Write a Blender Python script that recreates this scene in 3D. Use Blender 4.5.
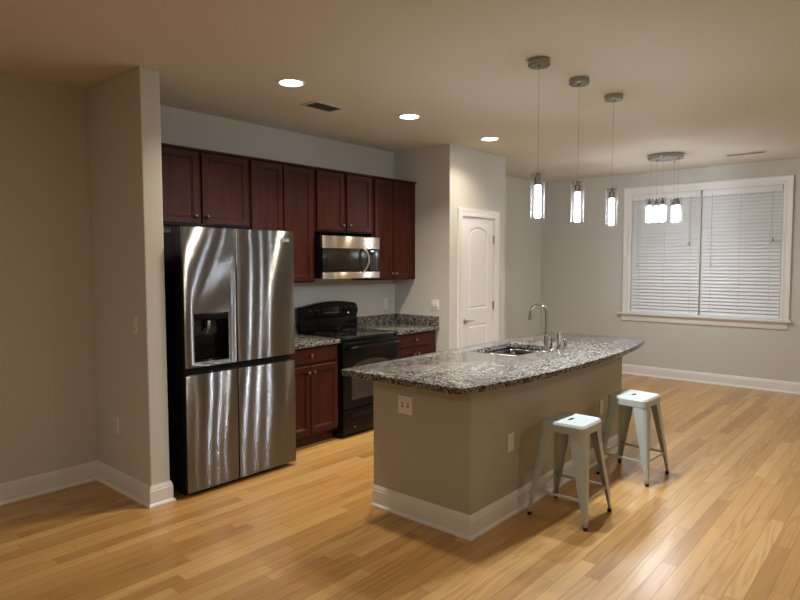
import bpy, bmesh, math, random
from mathutils import Vector, Matrix
random.seed(7)
for o in list(bpy.data.objects): bpy.data.objects.remove(o)
scn = bpy.context.scene
COL = scn.collection
PI = math.pi

# ------------------------------------------------------------------ camera, world, exposure
cam_d = bpy.data.cameras.new('camera'); cam = bpy.data.objects.new('camera', cam_d); COL.objects.link(cam)
cam_d.sensor_fit = 'HORIZONTAL'; cam_d.sensor_width = 36.0; cam_d.lens = 36.0*608.54/800.0
cam_d.clip_start = 0.02; cam_d.clip_end = 100
yaw, pitch, roll = 0.8561, -0.0608, -0.0021
fw = Vector((math.sin(yaw)*math.cos(pitch), math.cos(yaw)*math.cos(pitch), math.sin(pitch)))
rt = Vector((math.cos(yaw), -math.sin(yaw), 0)); up = rt.cross(fw)
rt2 = rt*math.cos(roll)+up*math.sin(roll); up2 = up*math.cos(roll)-rt*math.sin(roll)
M = Matrix((rt2, up2, -fw)).transposed().to_4x4(); M.translation = Vector((-5.1885, -4.5831, 1.5893))
cam.matrix_world = M
scn.camera = cam
vs = scn.view_settings
vs.view_transform = 'Standard'; vs.look = 'None'; vs.gamma = 1.0; vs.use_curve_mapping = False
vs.exposure = 0.58
W = bpy.data.worlds.new('World'); scn.world = W; W.use_nodes = True
bg = W.node_tree.nodes['Background']; bg.inputs[0].default_value = (0.10, 0.14, 0.22, 1); bg.inputs[1].default_value = 0.15

WARM = (1.0, 0.88, 0.70)
LIVING = (1.0, 0.92, 0.80)
COOL = (0.87, 0.93, 1.0)
LENS_E = 14.0       # glow of the ceiling light lenses
CAN_W = 12.5        # watts of each kitchen ceiling light
LIVING_W = 13.0     # watts of each living area ceiling light
PEND_E = 68.0      # radiance of the pendant tubes
PEND_W = 10.0        # watts out of the foot of each pendant tube
CHAND_E = 55.0
CHAND_W = 1.6

# ------------------------------------------------------------------ materials
def new_mat(name):
    m = bpy.data.materials.new(name); m.use_nodes = True
    nt = m.node_tree; nt.nodes.clear()
    out = nt.nodes.new('ShaderNodeOutputMaterial')
    return m, nt, out
def N(nt, t, **kw):
    n = nt.nodes.new(t)
    for k, v in kw.items(): setattr(n, k, v)
    return n
def setin(n, **kw):
    for k, v in kw.items(): n.inputs[k.replace('_', ' ')].default_value = v
def math_(nt, op, a, b=None):
    n = nt.nodes.new('ShaderNodeMath'); n.operation = op
    for i, v in enumerate((a, b)):
        if v is None: continue
        if isinstance(v, (int, float)): n.inputs[i].default_value = v
        else: nt.links.new(v, n.inputs[i])
    return n.outputs[0]
def ramp(nt, fac, stops, interp='LINEAR'):
    r = nt.nodes.new('ShaderNodeValToRGB'); r.color_ramp.interpolation = interp
    el = r.color_ramp.elements
    while len(el) < len(stops): el.new(0.5)
    for e, (p, c) in zip(el, stops): e.position = p; e.color = (*c, 1)
    nt.links.new(fac, r.inputs[0]); return r.outputs[0]
def simple(name, col, rough=0.5, metal=0.0, bump=0.0, bscale=200, coat=0.0, spec=0.5):
    m, nt, out = new_mat(name)
    b = N(nt, 'ShaderNodeBsdfPrincipled'); nt.links.new(b.outputs[0], out.inputs[0])
    b.inputs['Base Color'].default_value = (*col, 1); b.inputs['Roughness'].default_value = rough
    b.inputs['Metallic'].default_value = metal; b.inputs['Coat Weight'].default_value = coat
    b.inputs['Specular IOR Level'].default_value = spec
    if bump:
        tc = N(nt, 'ShaderNodeTexCoord'); no = N(nt, 'ShaderNodeTexNoise'); no.inputs['Scale'].default_value = bscale
        no.inputs['Detail'].default_value = 3
        nt.links.new(tc.outputs['Object'], no.inputs['Vector'])
        bm_ = N(nt, 'ShaderNodeBump'); bm_.inputs['Strength'].default_value = bump; bm_.inputs['Distance'].default_value = 0.002
        nt.links.new(no.outputs[0], bm_.inputs['Height']); nt.links.new(bm_.outputs[0], b.inputs['Normal'])
    return m
def emit(name, col, strength):
    m, nt, out = new_mat(name)
    e = N(nt, 'ShaderNodeEmission'); e.inputs[0].default_value = (*col, 1); e.inputs[1].default_value = strength
    nt.links.new(e.outputs[0], out.inputs[0]); return m
def thin_glass(name, tint=(1, 1, 1), rough=0.0, f0=0.05, haze=0.0, edge=0.5):
    m, nt, out = new_mat(name)
    t = N(nt, 'ShaderNodeBsdfTransparent'); t.inputs[0].default_value = (*tint, 1)
    g = N(nt, 'ShaderNodeBsdfGlossy'); g.inputs['Roughness'].default_value = rough
    lw = N(nt, 'ShaderNodeLayerWeight'); lw.inputs['Blend'].default_value = 0.35
    f = math_(nt, 'ADD', math_(nt, 'MULTIPLY', lw.outputs['Facing'], edge), f0)
    mx = N(nt, 'ShaderNodeMixShader'); nt.links.new(f, mx.inputs[0])
    nt.links.new(t.outputs[0], mx.inputs[1]); nt.links.new(g.outputs[0], mx.inputs[2])
    if haze:
        d = N(nt, 'ShaderNodeBsdfTranslucent'); m2 = N(nt, 'ShaderNodeMixShader')
        nt.links.new(math_(nt, 'MULTIPLY', math_(nt, 'ADD', math_(nt, 'POWER', lw.outputs['Facing'], 2.0), 0.04), haze), m2.inputs[0])
        nt.links.new(mx.outputs[0], m2.inputs[1]); nt.links.new(d.outputs[0], m2.inputs[2]); mx = m2
    nt.links.new(mx.outputs[0], out.inputs[0])
    return m

def floor_mat():
    m, nt, out = new_mat('oak_strip_floor'); L = nt.links
    b = N(nt, 'ShaderNodeBsdfPrincipled'); L.new(b.outputs[0], out.inputs[0])
    tc = N(nt, 'ShaderNodeTexCoord'); sp = N(nt, 'ShaderNodeSeparateXYZ'); L.new(tc.outputs['Object'], sp.inputs[0])
    x, y = sp.outputs[0], sp.outputs[1]
    w, ln = 0.083, 1.15
    yr = math_(nt, 'DIVIDE', y, w); row = math_(nt, 'FLOOR', yr); fy = math_(nt, 'FRACT', yr)
    wn = N(nt, 'ShaderNodeTexWhiteNoise', noise_dimensions='1D'); L.new(row, wn.inputs['W'])
    xr = math_(nt, 'DIVIDE', math_(nt, 'ADD', x, math_(nt, 'MULTIPLY', wn.outputs[0], 7.0)), ln)
    c = math_(nt, 'FLOOR', xr); fx = math_(nt, 'FRACT', xr)
    cb = N(nt, 'ShaderNodeCombineXYZ'); L.new(row, cb.inputs[0]); L.new(c, cb.inputs[1])
    w2 = N(nt, 'ShaderNodeTexWhiteNoise', noise_dimensions='2D'); L.new(cb.outputs[0], w2.inputs['Vector'])
    pid = w2.outputs[0]
    # grain, stretched along the board
    gv = N(nt, 'ShaderNodeCombineXYZ')
    L.new(math_(nt, 'ADD', math_(nt, 'MULTIPLY', x, 0.75), math_(nt, 'MULTIPLY', pid, 37.0)), gv.inputs[0])
    L.new(math_(nt, 'ADD', math_(nt, 'MULTIPLY', y, 12.0), math_(nt, 'MULTIPLY', pid, 91.0)), gv.inputs[1])
    n1 = N(nt, 'ShaderNodeTexNoise'); setin(n1, Scale=1.0, Detail=1.5, Roughness=0.45); L.new(gv.outputs[0], n1.inputs['Vector'])
    rings = math_(nt, 'SINE', math_(nt, 'MULTIPLY', n1.outputs[0], 46.0))
    rings = math_(nt, 'ADD', math_(nt, 'MULTIPLY', rings, 0.5), 0.5)
    gf = N(nt, 'ShaderNodeCombineXYZ')
    L.new(math_(nt, 'MULTIPLY', x, 6.0), gf.inputs[0]); L.new(math_(nt, 'ADD', math_(nt, 'MULTIPLY', y, 330.0), math_(nt, 'MULTIPLY', pid, 50.0)), gf.inputs[1])
    n2 = N(nt, 'ShaderNodeTexNoise'); setin(n2, Scale=1.0, Detail=2.0); L.new(gf.outputs[0], n2.inputs['Vector'])
    base = ramp(nt, pid, [(0.0, (0.46, 0.248, 0.074)), (0.35, (0.56, 0.322, 0.104)), (0.7, (0.61, 0.362, 0.125)), (1.0, (0.67, 0.425, 0.165))])
    dark = N(nt, 'ShaderNodeMix', data_type='RGBA', blend_type='MULTIPLY')
    L.new(math_(nt, 'MULTIPLY', math_(nt, 'POWER', rings, 2.2), math_(nt, 'ADD', 0.10, math_(nt, 'MULTIPLY', math_(nt, 'FRACT', math_(nt, 'MULTIPLY', pid, 13.7)), 0.34))), dark.inputs[0]); L.new(base, dark.inputs[6]); dark.inputs[7].default_value = (0.55, 0.36, 0.2, 1)
    d2 = N(nt, 'ShaderNodeMix', data_type='RGBA', blend_type='MULTIPLY')
    L.new(math_(nt, 'MULTIPLY', n2.outputs[0], 0.35), d2.inputs[0]); L.new(dark.outputs[2], d2.inputs[6]); d2.inputs[7].default_value = (0.55, 0.42, 0.3, 1)
    ey = math_(nt, 'MULTIPLY', math_(nt, 'MINIMUM', fy, math_(nt, 'SUBTRACT', 1.0, fy)), w)
    ex = math_(nt, 'MULTIPLY', math_(nt, 'MINIMUM', fx, math_(nt, 'SUBTRACT', 1.0, fx)), ln)
    e = math_(nt, 'MINIMUM', ex, ey)
    gap = math_(nt, 'SUBTRACT', 1.0, math_(nt, 'MINIMUM', math_(nt, 'DIVIDE', e, 0.0022), 1.0))
    d3 = N(nt, 'ShaderNodeMix', data_type='RGBA', blend_type='MULTIPLY')
    L.new(math_(nt, 'MULTIPLY', gap, 0.85), d3.inputs[0]); L.new(d2.outputs[2], d3.inputs[6]); d3.inputs[7].default_value = (0.25, 0.16, 0.1, 1)
    L.new(d3.outputs[2], b.inputs['Base Color'])
    nb = N(nt, 'ShaderNodeTexNoise'); setin(nb, Scale=5.0, Detail=2.0); L.new(tc.outputs['Object'], nb.inputs['Vector'])
    h = math_(nt, 'SUBTRACT', math_(nt, 'ADD', math_(nt, 'MULTIPLY', nb.outputs[0], 0.6), math_(nt, 'ADD', math_(nt, 'MULTIPLY', n2.outputs[0], 0.06), math_(nt, 'MULTIPLY', pid, 0.15))), math_(nt, 'MULTIPLY', gap, 0.5))
    bp = N(nt, 'ShaderNodeBump'); setin(bp, Strength=0.35, Distance=0.0015); L.new(h, bp.inputs['Height']); L.new(bp.outputs[0], b.inputs['Normal'])
    b.inputs['Roughness'].default_value = 0.32; b.inputs['Specular IOR Level'].default_value = 0.5
    b.inputs['Coat Weight'].default_value = 0.15; b.inputs['Coat Roughness'].default_value = 0.2
    return m

def granite_mat():
    m, nt, out = new_mat('speckled_granite'); L = nt.links
    b = N(nt, 'ShaderNodeBsdfPrincipled'); L.new(b.outputs[0], out.inputs[0])
    tc = N(nt, 'ShaderNodeTexCoord')
    nd = N(nt, 'ShaderNodeTexNoise'); setin(nd, Scale=60.0, Detail=2.0); L.new(tc.outputs['Object'], nd.inputs['Vector'])
    mx = N(nt, 'ShaderNodeMix', data_type='RGBA', blend_type='LINEAR_LIGHT'); mx.inputs[0].default_value = 0.012
    L.new(tc.outputs['Object'], mx.inputs[6]); L.new(nd.outputs['Color'], mx.inputs[7])
    v = N(nt, 'ShaderNodeTexVoronoi'); v.inputs['Scale'].default_value = 125.0; L.new(mx.outputs[2], v.inputs['Vector'])
    sp = N(nt, 'ShaderNodeSeparateColor'); L.new(v.outputs['Color'], sp.inputs[0])
    big = N(nt, 'ShaderNodeTexNoise'); setin(big, Scale=14.0, Detail=2.0); L.new(tc.outputs['Object'], big.inputs['Vector'])
    val = math_(nt, 'ADD', sp.outputs[0], math_(nt, 'MULTIPLY', math_(nt, 'SUBTRACT', big.outputs[0], 0.5), 0.55))
    col = ramp(nt, val, [(0.0, (0.008, 0.007, 0.006)), (0.20, (0.03, 0.022, 0.018)), (0.36, (0.085, 0.064, 0.052)), (0.50, (0.165, 0.145, 0.12)), (0.70, (0.26, 0.243, 0.215)), (0.92, (0.39, 0.375, 0.345))], 'CONSTANT')
    L.new(col, b.inputs['Base Color'])
    b.inputs['Roughness'].default_value = 0.12; b.inputs['Specular IOR Level'].default_value = 0.42
    return m

def wood_mat(name, c0, c1):
    m, nt, out = new_mat(name); L = nt.links
    b = N(nt, 'ShaderNodeBsdfPrincipled'); L.new(b.outputs[0], out.inputs[0])
    tc = N(nt, 'ShaderNodeTexCoord'); mp = N(nt, 'ShaderNodeMapping'); mp.inputs['Scale'].default_value = (28, 28, 2.2)
    L.new(tc.outputs['Object'], mp.inputs['Vector'])
    n = N(nt, 'ShaderNodeTexNoise'); setin(n, Scale=1.0, Detail=5.0, Roughness=0.6); L.new(mp.outputs[0], n.inputs['Vector'])
    col = ramp(nt, n.outputs[0], [(0.3, c0), (0.7, c1)]); L.new(col, b.inputs['Base Color'])
    b.inputs['Roughness'].default_value = 0.34; b.inputs['Specular IOR Level'].default_value = 0.22
    return m

def brushed(name, col, rough, spread, wave=0.0):
    # sheet steel brushed along X: fine grooves tilt the normal up and down, slow buckling tilts it sideways
    m, nt, out = new_mat(name); L = nt.links
    b = N(nt, 'ShaderNodeBsdfPrincipled'); L.new(b.outputs[0], out.inputs[0])
    b.inputs['Base Color'].default_value = (*col, 1); b.inputs['Metallic'].default_value = 1.0
    b.inputs['Roughness'].default_value = rough; b.inputs['Anisotropic'].default_value = 1.0
    tg = N(nt, 'ShaderNodeTangent', direction_type='UV_MAP', uv_map='UVMap'); L.new(tg.outputs[0], b.inputs['Tangent'])
    tc = N(nt, 'ShaderNodeTexCoord')
    mp = N(nt, 'ShaderNodeMapping'); mp.inputs['Scale'].default_value = (40, 1, 9000); L.new(tc.outputs['Object'], mp.inputs['Vector'])
    wn = N(nt, 'ShaderNodeTexWhiteNoise', noise_dimensions='3D'); L.new(mp.outputs[0], wn.inputs['Vector'])
    sc = N(nt, 'ShaderNodeSeparateColor'); L.new(wn.outputs['Color'], sc.inputs[0])
    tz = math_(nt, 'MULTIPLY', math_(nt, 'SUBTRACT', math_(nt, 'ADD', math_(nt, 'ADD', sc.outputs[0], sc.outputs[1]), sc.outputs[2]), 1.5), 1.15*spread)
    sp = N(nt, 'ShaderNodeSeparateXYZ'); L.new(tc.outputs['Object'], sp.inputs[0])
    px, pz = sp.outputs[0], sp.outputs[2]
    ph = math_(nt, 'ADD', math_(nt, 'MULTIPLY', px, 8.0), math_(nt, 'MULTIPLY', math_(nt, 'SINE', math_(nt, 'ADD', math_(nt, 'MULTIPLY', pz, 3.1), 0.6)), 1.5))
    tx = math_(nt, 'MULTIPLY', math_(nt, 'ADD', math_(nt, 'SINE', ph), math_(nt, 'MULTIPLY', math_(nt, 'SINE', math_(nt, 'MULTIPLY', pz, 6.3)), 0.35)), wave)
    cb = N(nt, 'ShaderNodeCombineXYZ'); L.new(tx, cb.inputs[0]); L.new(tz, cb.inputs[2])
    ge = N(nt, 'ShaderNodeNewGeometry')
    va = N(nt, 'ShaderNodeVectorMath', operation='ADD'); L.new(ge.outputs['Normal'], va.inputs[0]); L.new(cb.outputs[0], va.inputs[1])
    vn = N(nt, 'ShaderNodeVectorMath', operation='NORMALIZE'); L.new(va.outputs[0], vn.inputs[0]); L.new(vn.outputs[0], b.inputs['Normal'])
    return m

MAT = dict(
    wall=simple('wall_paint', (0.60, 0.585, 0.535), 0.75, bump=0.08, bscale=350),
    island_paint=simple('island_paint', (0.45, 0.41, 0.33), 0.7, bump=0.06, bscale=350),
    ceiling=simple('ceiling_paint', (0.65, 0.605, 0.50), 0.9, bump=0.1, bscale=250),
    trim=simple('white_trim_paint', (0.80, 0.78, 0.74), 0.38),
    door=simple('white_door_paint', (0.80, 0.79, 0.76), 0.4),
    plate=simple('plate_plastic', (0.78, 0.75, 0.69), 0.35),
    slot=simple('socket_slot', (0.06, 0.055, 0.05), 0.6),
    floor=floor_mat(), granite=granite_mat(),
    cherry=wood_mat('cherry_wood', (0.028, 0.0058, 0.0036), (0.060, 0.0125, 0.0075)),
    cherry_in=simple('cabinet_shadow_gap', (0.02, 0.006, 0.005), 0.7),
    nickel=simple('brushed_nickel', (0.55, 0.52, 0.48), 0.28, 1.0),
    dnickel=simple('dull_nickel', (0.30, 0.27, 0.24), 0.35, 1.0), gapshade=simple('gap_shade_black', (0.003, 0.003, 0.003), 0.9, spec=0.1), handle=simple('satin_handle', (0.75, 0.73, 0.70), 0.3, 1.0), knob=simple('pewter_knob', (0.13, 0.12, 0.105), 0.3, 1.0), mwwin=simple('microwave_mesh_window', (0.016, 0.012, 0.008), 0.24, spec=0.28), panelblack=simple('black_panel', (0.005, 0.005, 0.005), 0.22, spec=0.4), canopy=simple('canopy_chrome', (0.36, 0.34, 0.32), 0.22, 1.0),
    chrome=simple('chrome', (0.75, 0.76, 0.78), 0.06, 1.0),
    steel=brushed('brushed_steel_door', (0.195, 0.197, 0.20), 0.19, 0.60, wave=0.019),
    steel2=brushed('brushed_steel_strip', (0.85, 0.79, 0.72), 0.26, 0.34, wave=0.006),
    sink=simple('sink_steel', (0.24, 0.24, 0.24), 0.16, 1.0),
    blackplastic=simple('black_plastic', (0.005, 0.005, 0.006), 0.35, spec=0.25),
    blackgloss=simple('black_gloss_enamel', (0.004, 0.004, 0.004), 0.14, spec=0.22),
    blackglass=simple('black_glass', (0.004, 0.004, 0.004), 0.04, spec=0.6),
    ovenwin=simple('oven_window_glass', (0.028, 0.025, 0.020), 0.05, spec=0.7),
    grey=simple('grey_print', (0.25, 0.25, 0.25), 0.5),
    ring=simple('burner_print', (0.03, 0.03, 0.03), 0.3), lit=emit('lit_indicator', (0.8, 0.95, 1.0), 1.2),
    stool=simple('pale_grey_green_enamel', (0.47, 0.51, 0.48), 0.32, 0.0, coat=0.2),
    rubber=simple('black_rubber', (0.012, 0.012, 0.012), 0.7),
    glass=thin_glass('clear_lamp_glass', f0=0.006, haze=0.035, edge=0.3), pane=thin_glass('window_glass', f0=0.06),
    tube=emit('lit_pendant_tube', COOL, PEND_E), tube2=emit('lit_chandelier_tube', COOL, CHAND_E),
    can=emit('lit_ceiling_lens', (1.0, 0.93, 0.82), LENS_E),
    blind=simple('white_slat', (0.80, 0.80, 0.79), 0.5), cord=simple('blind_cord', (0.45, 0.44, 0.42), 0.8),
    tassel=simple('wood_tassel', (0.60, 0.52, 0.40), 0.5),
    ventshade=simple('vent_shade_sheet', (0.05, 0.045, 0.04), 0.8),
    louvre=simple('shade_toned_louvre', (0.14, 0.13, 0.115), 0.5), vent=simple('vent_white_metal', (0.62, 0.58, 0.52), 0.5),  # louvres toned dark to stand for the shaded slots between them
    cable=simple('steel_cable', (0.30, 0.28, 0.26), 0.5, 0.6),
)

# ------------------------------------------------------------------ mesh helpers (world coordinates)
def box(bm, x0, x1, y0, y1, z0, z1, bev=0.0, seg=2):
    b2 = bmesh.new()
    bmesh.ops.create_cube(b2, size=1)
    for v in b2.verts: v.co = Vector(((x0+x1)/2+v.co.x*(x1-x0), (y0+y1)/2+v.co.y*(y1-y0), (z0+z1)/2+v.co.z*(z1-z0)))
    if bev: bmesh.ops.bevel(b2, geom=list(b2.edges), offset=bev, segments=seg, profile=0.5, affect='EDGES')
    merge(bm, b2)
def merge(bm, b2, mtx=None):
    if mtx is not None: bmesh.ops.transform(b2, matrix=mtx, verts=b2.verts)
    me = bpy.data.meshes.new('tmp'); b2.to_mesh(me); b2.free(); bm.from_mesh(me); bpy.data.meshes.remove(me)
def lathe(bm, prof, seg=24, mtx=None, cap=True):
    b2 = bmesh.new(); rings = []
    for r, z in prof:
        rings.append([b2.verts.new((r*math.cos(2*PI*i/seg), r*math.sin(2*PI*i/seg), z)) for i in range(seg)])
    for a, b_ in zip(rings, rings[1:]):
        for i in range(seg): b2.faces.new((a[i], a[(i+1) % seg], b_[(i+1) % seg], b_[i]))
    if cap:
        b2.faces.new(list(reversed(rings[0]))); b2.faces.new(rings[-1])
    bmesh.ops.recalc_face_normals(b2, faces=b2.faces)
    merge(bm, b2, mtx)
def tube(bm, pts, rad, seg=10, cap=True):
    pts = [Vector(p) for p in pts]; b2 = bmesh.new(); rings = []
    rads = rad if isinstance(rad, (list, tuple)) else [rad]*len(pts)
    prev = None
    for i, p in enumerate(pts):
        t = (pts[min(i+1, len(pts)-1)]-pts[max(i-1, 0)]).normalized()
        if prev is None:
            a = Vector((0, 0, 1)) if abs(t.z) < 0.9 else Vector((1, 0, 0))
            n = t.cross(a).normalized()
        else:
            n = (prev-t*prev.dot(t)).normalized()
        prev = n; b_ = t.cross(n)
        rings.append([b2.verts.new(p+(n*math.cos(2*PI*k/seg)+b_*math.sin(2*PI*k/seg))*rads[i]) for k in range(seg)])
    for a, b_ in zip(rings, rings[1:]):
        for i in range(seg): b2.faces.new((a[i], a[(i+1) % seg], b_[(i+1) % seg], b_[i]))
    if cap: b2.faces.new(list(reversed(rings[0]))); b2.faces.new(rings[-1])
    bmesh.ops.recalc_face_normals(b2, faces=b2.faces)
    merge(bm, b2)
def prism(bm, pts, axis, a0, a1, holes=(), bev=0.0):
    """closed 2D outline (with holes) pushed along an axis: 'x' uses (y,z), 'y' uses (x,z), 'z' uses (x,y)"""
    def P(u, v, a): return {'x': (a, u, v), 'y': (u, a, v), 'z': (u, v, a)}[axis]
    b2 = bmesh.new(); edges = []
    for loop in [pts]+list(holes):
        vs_ = [b2.verts.new(P(u, v, a0)) for u, v in loop]
        edges += [b2.edges.new((vs_[i], vs_[(i+1) % len(vs_)])) for i in range(len(vs_))]
    bmesh.ops.triangle_fill(b2, use_beauty=True, use_dissolve=False, edges=edges)
    r = bmesh.ops.extrude_face_region(b2, geom=list(b2.faces))
    d = Vector(P(0, 0, a1))-Vector(P(0, 0, a0))
    bmesh.ops.translate(b2, vec=d, verts=[v for v in r['geom'] if isinstance(v, bmesh.types.BMVert)])
    bmesh.ops.recalc_face_normals(b2, faces=b2.faces)
    if bev:
        bmesh.ops.dissolve_limit(b2, angle_limit=0.01, verts=b2.verts, edges=b2.edges)
        es = [e for e in b2.edges if len(e.link_faces) == 2 and e.calc_face_angle(0) > 0.9]
        bmesh.ops.bevel(b2, geom=es, offset=bev, segments=3, profile=0.5, affect='EDGES', clamp_overlap=True)
        bmesh.ops.triangulate(b2, faces=[f for f in b2.faces if len(f.verts) > 4])
    merge(bm, b2)
def sweep(bm, path, prof, side=1, closed=False):
    """moulding profile [(out, z)] along a floor path with mitred corners; side=1: out is to the right of travel"""
    path = [Vector(p).to_2d() for p in path]; n = len(path); b2 = bmesh.new(); rings = []
    for i in range(n):
        d0 = (path[i]-path[i-1]).normalized() if (i > 0 or closed) else None
        d1 = (path[(i+1) % n]-path[i]).normalized() if (i < n-1 or closed) else None
        d0 = d0 or d1; d1 = d1 or d0
        n0 = Vector((d0.y, -d0.x))*side; n1 = Vector((d1.y, -d1.x))*side
        m_ = (n0+n1).normalized(); k = 1/max(0.2, m_.dot(n0))
        rings.append([b2.verts.new((path[i].x+m_.x*k*o_, path[i].y+m_.y*k*o_, z)) for o_, z in prof])
    q = len(prof)
    for i in range(n if closed else n-1):
        a, b_ = rings[i], rings[(i+1) % n]
        for j in range(q): b2.faces.new((a[j], a[(j+1) % q], b_[(j+1) % q], b_[j]))
    if not closed: b2.faces.new(rings[0]); b2.faces.new(list(reversed(rings[-1])))
    bmesh.ops.recalc_face_normals(b2, faces=b2.faces); merge(bm, b2)
def rings_panel(bm, loops):
    """stack of equal-length 3D loops joined by strips, last one filled"""
    b2 = bmesh.new(); R_ = [[b2.verts.new(p) for p in l] for l in loops]
    for a, b_ in zip(R_, R_[1:]):
        k = len(a)
        for i in range(k): b2.faces.new((a[i], a[(i+1) % k], b_[(i+1) % k], b_[i]))
    b2.faces.new(R_[-1]); merge(bm, b2)
def rroot(o):
    while o.parent: o = o.parent
    return o
def obj(name, bm, mat, parent=None, smooth=True, uv=None, angle=0.6):
    if parent is not None:
        L0 = rroot(parent).location
        bmesh.ops.translate(bm, vec=-Vector(L0), verts=bm.verts)
    bmesh.ops.remove_doubles(bm, verts=bm.verts, dist=1e-5)
    me = bpy.data.meshes.new(name)
    if uv:
        lay = bm.loops.layers.uv.new('UVMap')
        for f in bm.faces:
            for l in f.loops: l[lay].uv = uv(l.vert.co)
    bm.to_mesh(me); bm.free()
    if smooth:
        for p in me.polygons: p.use_smooth = True
        me.set_sharp_from_angle(angle=angle)
    o = bpy.data.objects.new(name, me); COL.objects.link(o); me.materials.append(MAT[mat] if isinstance(mat, str) else mat)
    if parent is not None: o.parent = parent
    return o
def tag(o, label, cat, group=None):
    o['label'] = label; o['category'] = cat
    if group: o['group'] = group
    return o
def thing(name, label, cat, loc=(0, 0, 0), group=None):
    o = bpy.data.objects.new(name, None); COL.objects.link(o); o.location = loc; o.empty_display_size = 0.1
    return tag(o, label, cat, group)
def struct(name, bm, mat, parent=None, smooth=False, **kw):
    o = obj(name, bm, mat, parent, smooth=smooth, **kw)
    if parent is None: o['kind'] = 'structure'
    return o
def nb(): return bmesh.new()
def dup(root, loc, rotz, label, group=None):
    r = root.copy(); COL.objects.link(r); r.location = loc; r.rotation_euler = (0, 0, rotz); r['label'] = label
    if group: r['group'] = group
    for ch in list(root.children):
        c = ch.copy(); COL.objects.link(c); c.parent = r
        for g in list(ch.children):
            d = g.copy(); COL.objects.link(d); d.parent = c
    return r

# ------------------------------------------------------------------ room shell
H = 2.827
XL, XR, YB, YF = -8.6, 3.456, 0.0, -7.6
T = 0.12
PX1, PY = 1.112, -0.772              # pantry closet
SX0, SX1, SY = -3.3155, -3.182, -0.80  # stub wall beside the fridge
bm = nb(); box(bm, XL-T, XR+T, YF-T, YB+T, -0.1, 0); struct('floor', bm, 'floor')
bm = nb(); box(bm, XL-T, XR+T, YF-T, YB+T, H, H+0.1); struct('ceiling', bm, 'ceiling')
bm = nb(); box(bm, XL-T, XR+T, YB, YB+T, 0, H); struct('wall_back', bm, 'wall')
bm = nb(); box(bm, XL-T, XR+T, YF-T, YF, 0, H); struct('wall_front', bm, 'wall')
bm = nb(); box(bm, XL-T, XL, YF, YB, 0, H); struct('wall_left', bm, 'wall')
WY0, WY1, WZ0, WZ1 = -1.385, -3.240, 0.885, 2.545
bm = nb()
box(bm, XR, XR+T, YF, YB, 0, WZ0); box(bm, XR, XR+T, YF, YB, WZ1, H)
box(bm, XR, XR+T, WY0, YB, WZ0, WZ1); box(bm, XR, XR+T, YF, WY1, WZ0, WZ1)
struct('wall_right', bm, 'wall')
bm = nb(); box(bm, SX0, SX1, SY, YB, 0, H, 0.006); struct('wall_stub', bm, 'wall')
# pantry closet: side wall, front wall with the door opening, far side wall
DX0, DX1, DZ = 0.212, 0.878, 2.105     # opening
bm = nb()
box(bm, 0, 0.11, PY+0.11, YB, 0, H)
prism(bm, [(0.0, 0), (DX0, 0), (DX0, DZ), (DX1, DZ), (DX1, 0), (PX1, 0), (PX1, H), (0.0, H)], 'y', PY, PY+0.11)
box(bm, PX1-0.11, PX1, PY+0.11, YB, 0, H)
struct('wall_pantry', bm, 'wall')

BASE = [(0, 0), (0.026, 0), (0.026, 0.008), (0.022, 0.016), (0.015, 0.021), (0.014, 0.022), (0.014, 0.104), (0.011, 0.109), (0.011, 0.119), (0.007, 0.128), (0.004, 0.1385), (0, 0.1385)]
bm = nb(); sweep(bm, [(XL, YB), (SX0, YB), (SX0, SY), (SX1, SY), (SX1, -0.70)], BASE, 1); struct('baseboard_stub', bm, 'trim')
bm = nb(); sweep(bm, [(0, -0.655), (0, PY), (DX0-0.092, PY)], BASE, 1); sweep(bm, [(DX1+0.092, PY), (PX1, PY), (PX1, YB), (XR, YB), (XR, YF)], BASE, 1)
struct('baseboard_right', bm, 'trim')
bm = nb(); sweep(bm, [(XR, YF), (XL, YF), (XL, YB)], BASE, 1); struct('baseboard_left', bm, 'trim', smooth=True)

# ------------------------------------------------------------------ window
def casing_y(bm, x, y0, y1, z0, z1, w, t):   # mitred casing, three sides, on a wall facing -X
    prof = [(0, 0), (0, t*0.6), (0.012, t*0.75), (0.02, t*0.6), (w*0.72, t*0.85), (w*0.8, t), (w, t), (w, 0)]
    def loop(o): return [(y0+o, z0), (y0+o, z1+o), (y1-o, z1+o), (y1-o, z0)]
    b2 = bmesh.new()
    R_ = [[b2.verts.new((x-h, p[0], p[1])) for p in loop(o)] for o, h in prof]
    k = len(R_)
    for j in range(k):
        a, b_ = R_[j], R_[(j+1) % k]
        for i in range(3): b2.faces.new((a[i], a[i+1], b_[i+1], b_[i]))
    b2.faces.new([r[0] for r in R_]); b2.faces.new([r[3] for r in reversed(R_)])
    bmesh.ops.recalc_face_normals(b2, faces=b2.faces); merge(bm, b2)
bm = nb(); casing_y(bm, XR-0.0005, WY0, WY1, WZ0, WZ1, 0.088, 0.022)
win = struct('window_1', bm, 'trim', smooth=True)
bm = nb(); prism(bm, [(WY0, WZ0), (WY0, WZ1), (WY1, WZ1), (WY1, WZ0)], 'x', XR-0.001, XR+T,
                 holes=[[(WY0-0.014, WZ0+0.005), (WY0-0.014, WZ1-0.014), (WY1+0.014, WZ1-0.014), (WY1+0.014, WZ0+0.005)]])
obj('window_jamb', bm, 'trim', win, smooth=False)
bm = nb(); box(bm, XR-0.055, XR+0.02, -3.355, -1.245, 0.856, 0.884, 0.006); obj('window_sill', bm, 'trim', win)
bm = nb(); box(bm, XR-0.018, XR-0.0005, -3.318, -1.292, 0.768, 0.855, 0.005); obj('window_apron', bm, 'trim', win)
YM = -2.305
bm = nb(); box(bm, XR+0.085, XR+0.118, YM-0.04, YM+0.04, WZ0+0.005, WZ1-0.014, 0.003); obj('mullion', bm, 'trim', win)
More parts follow.
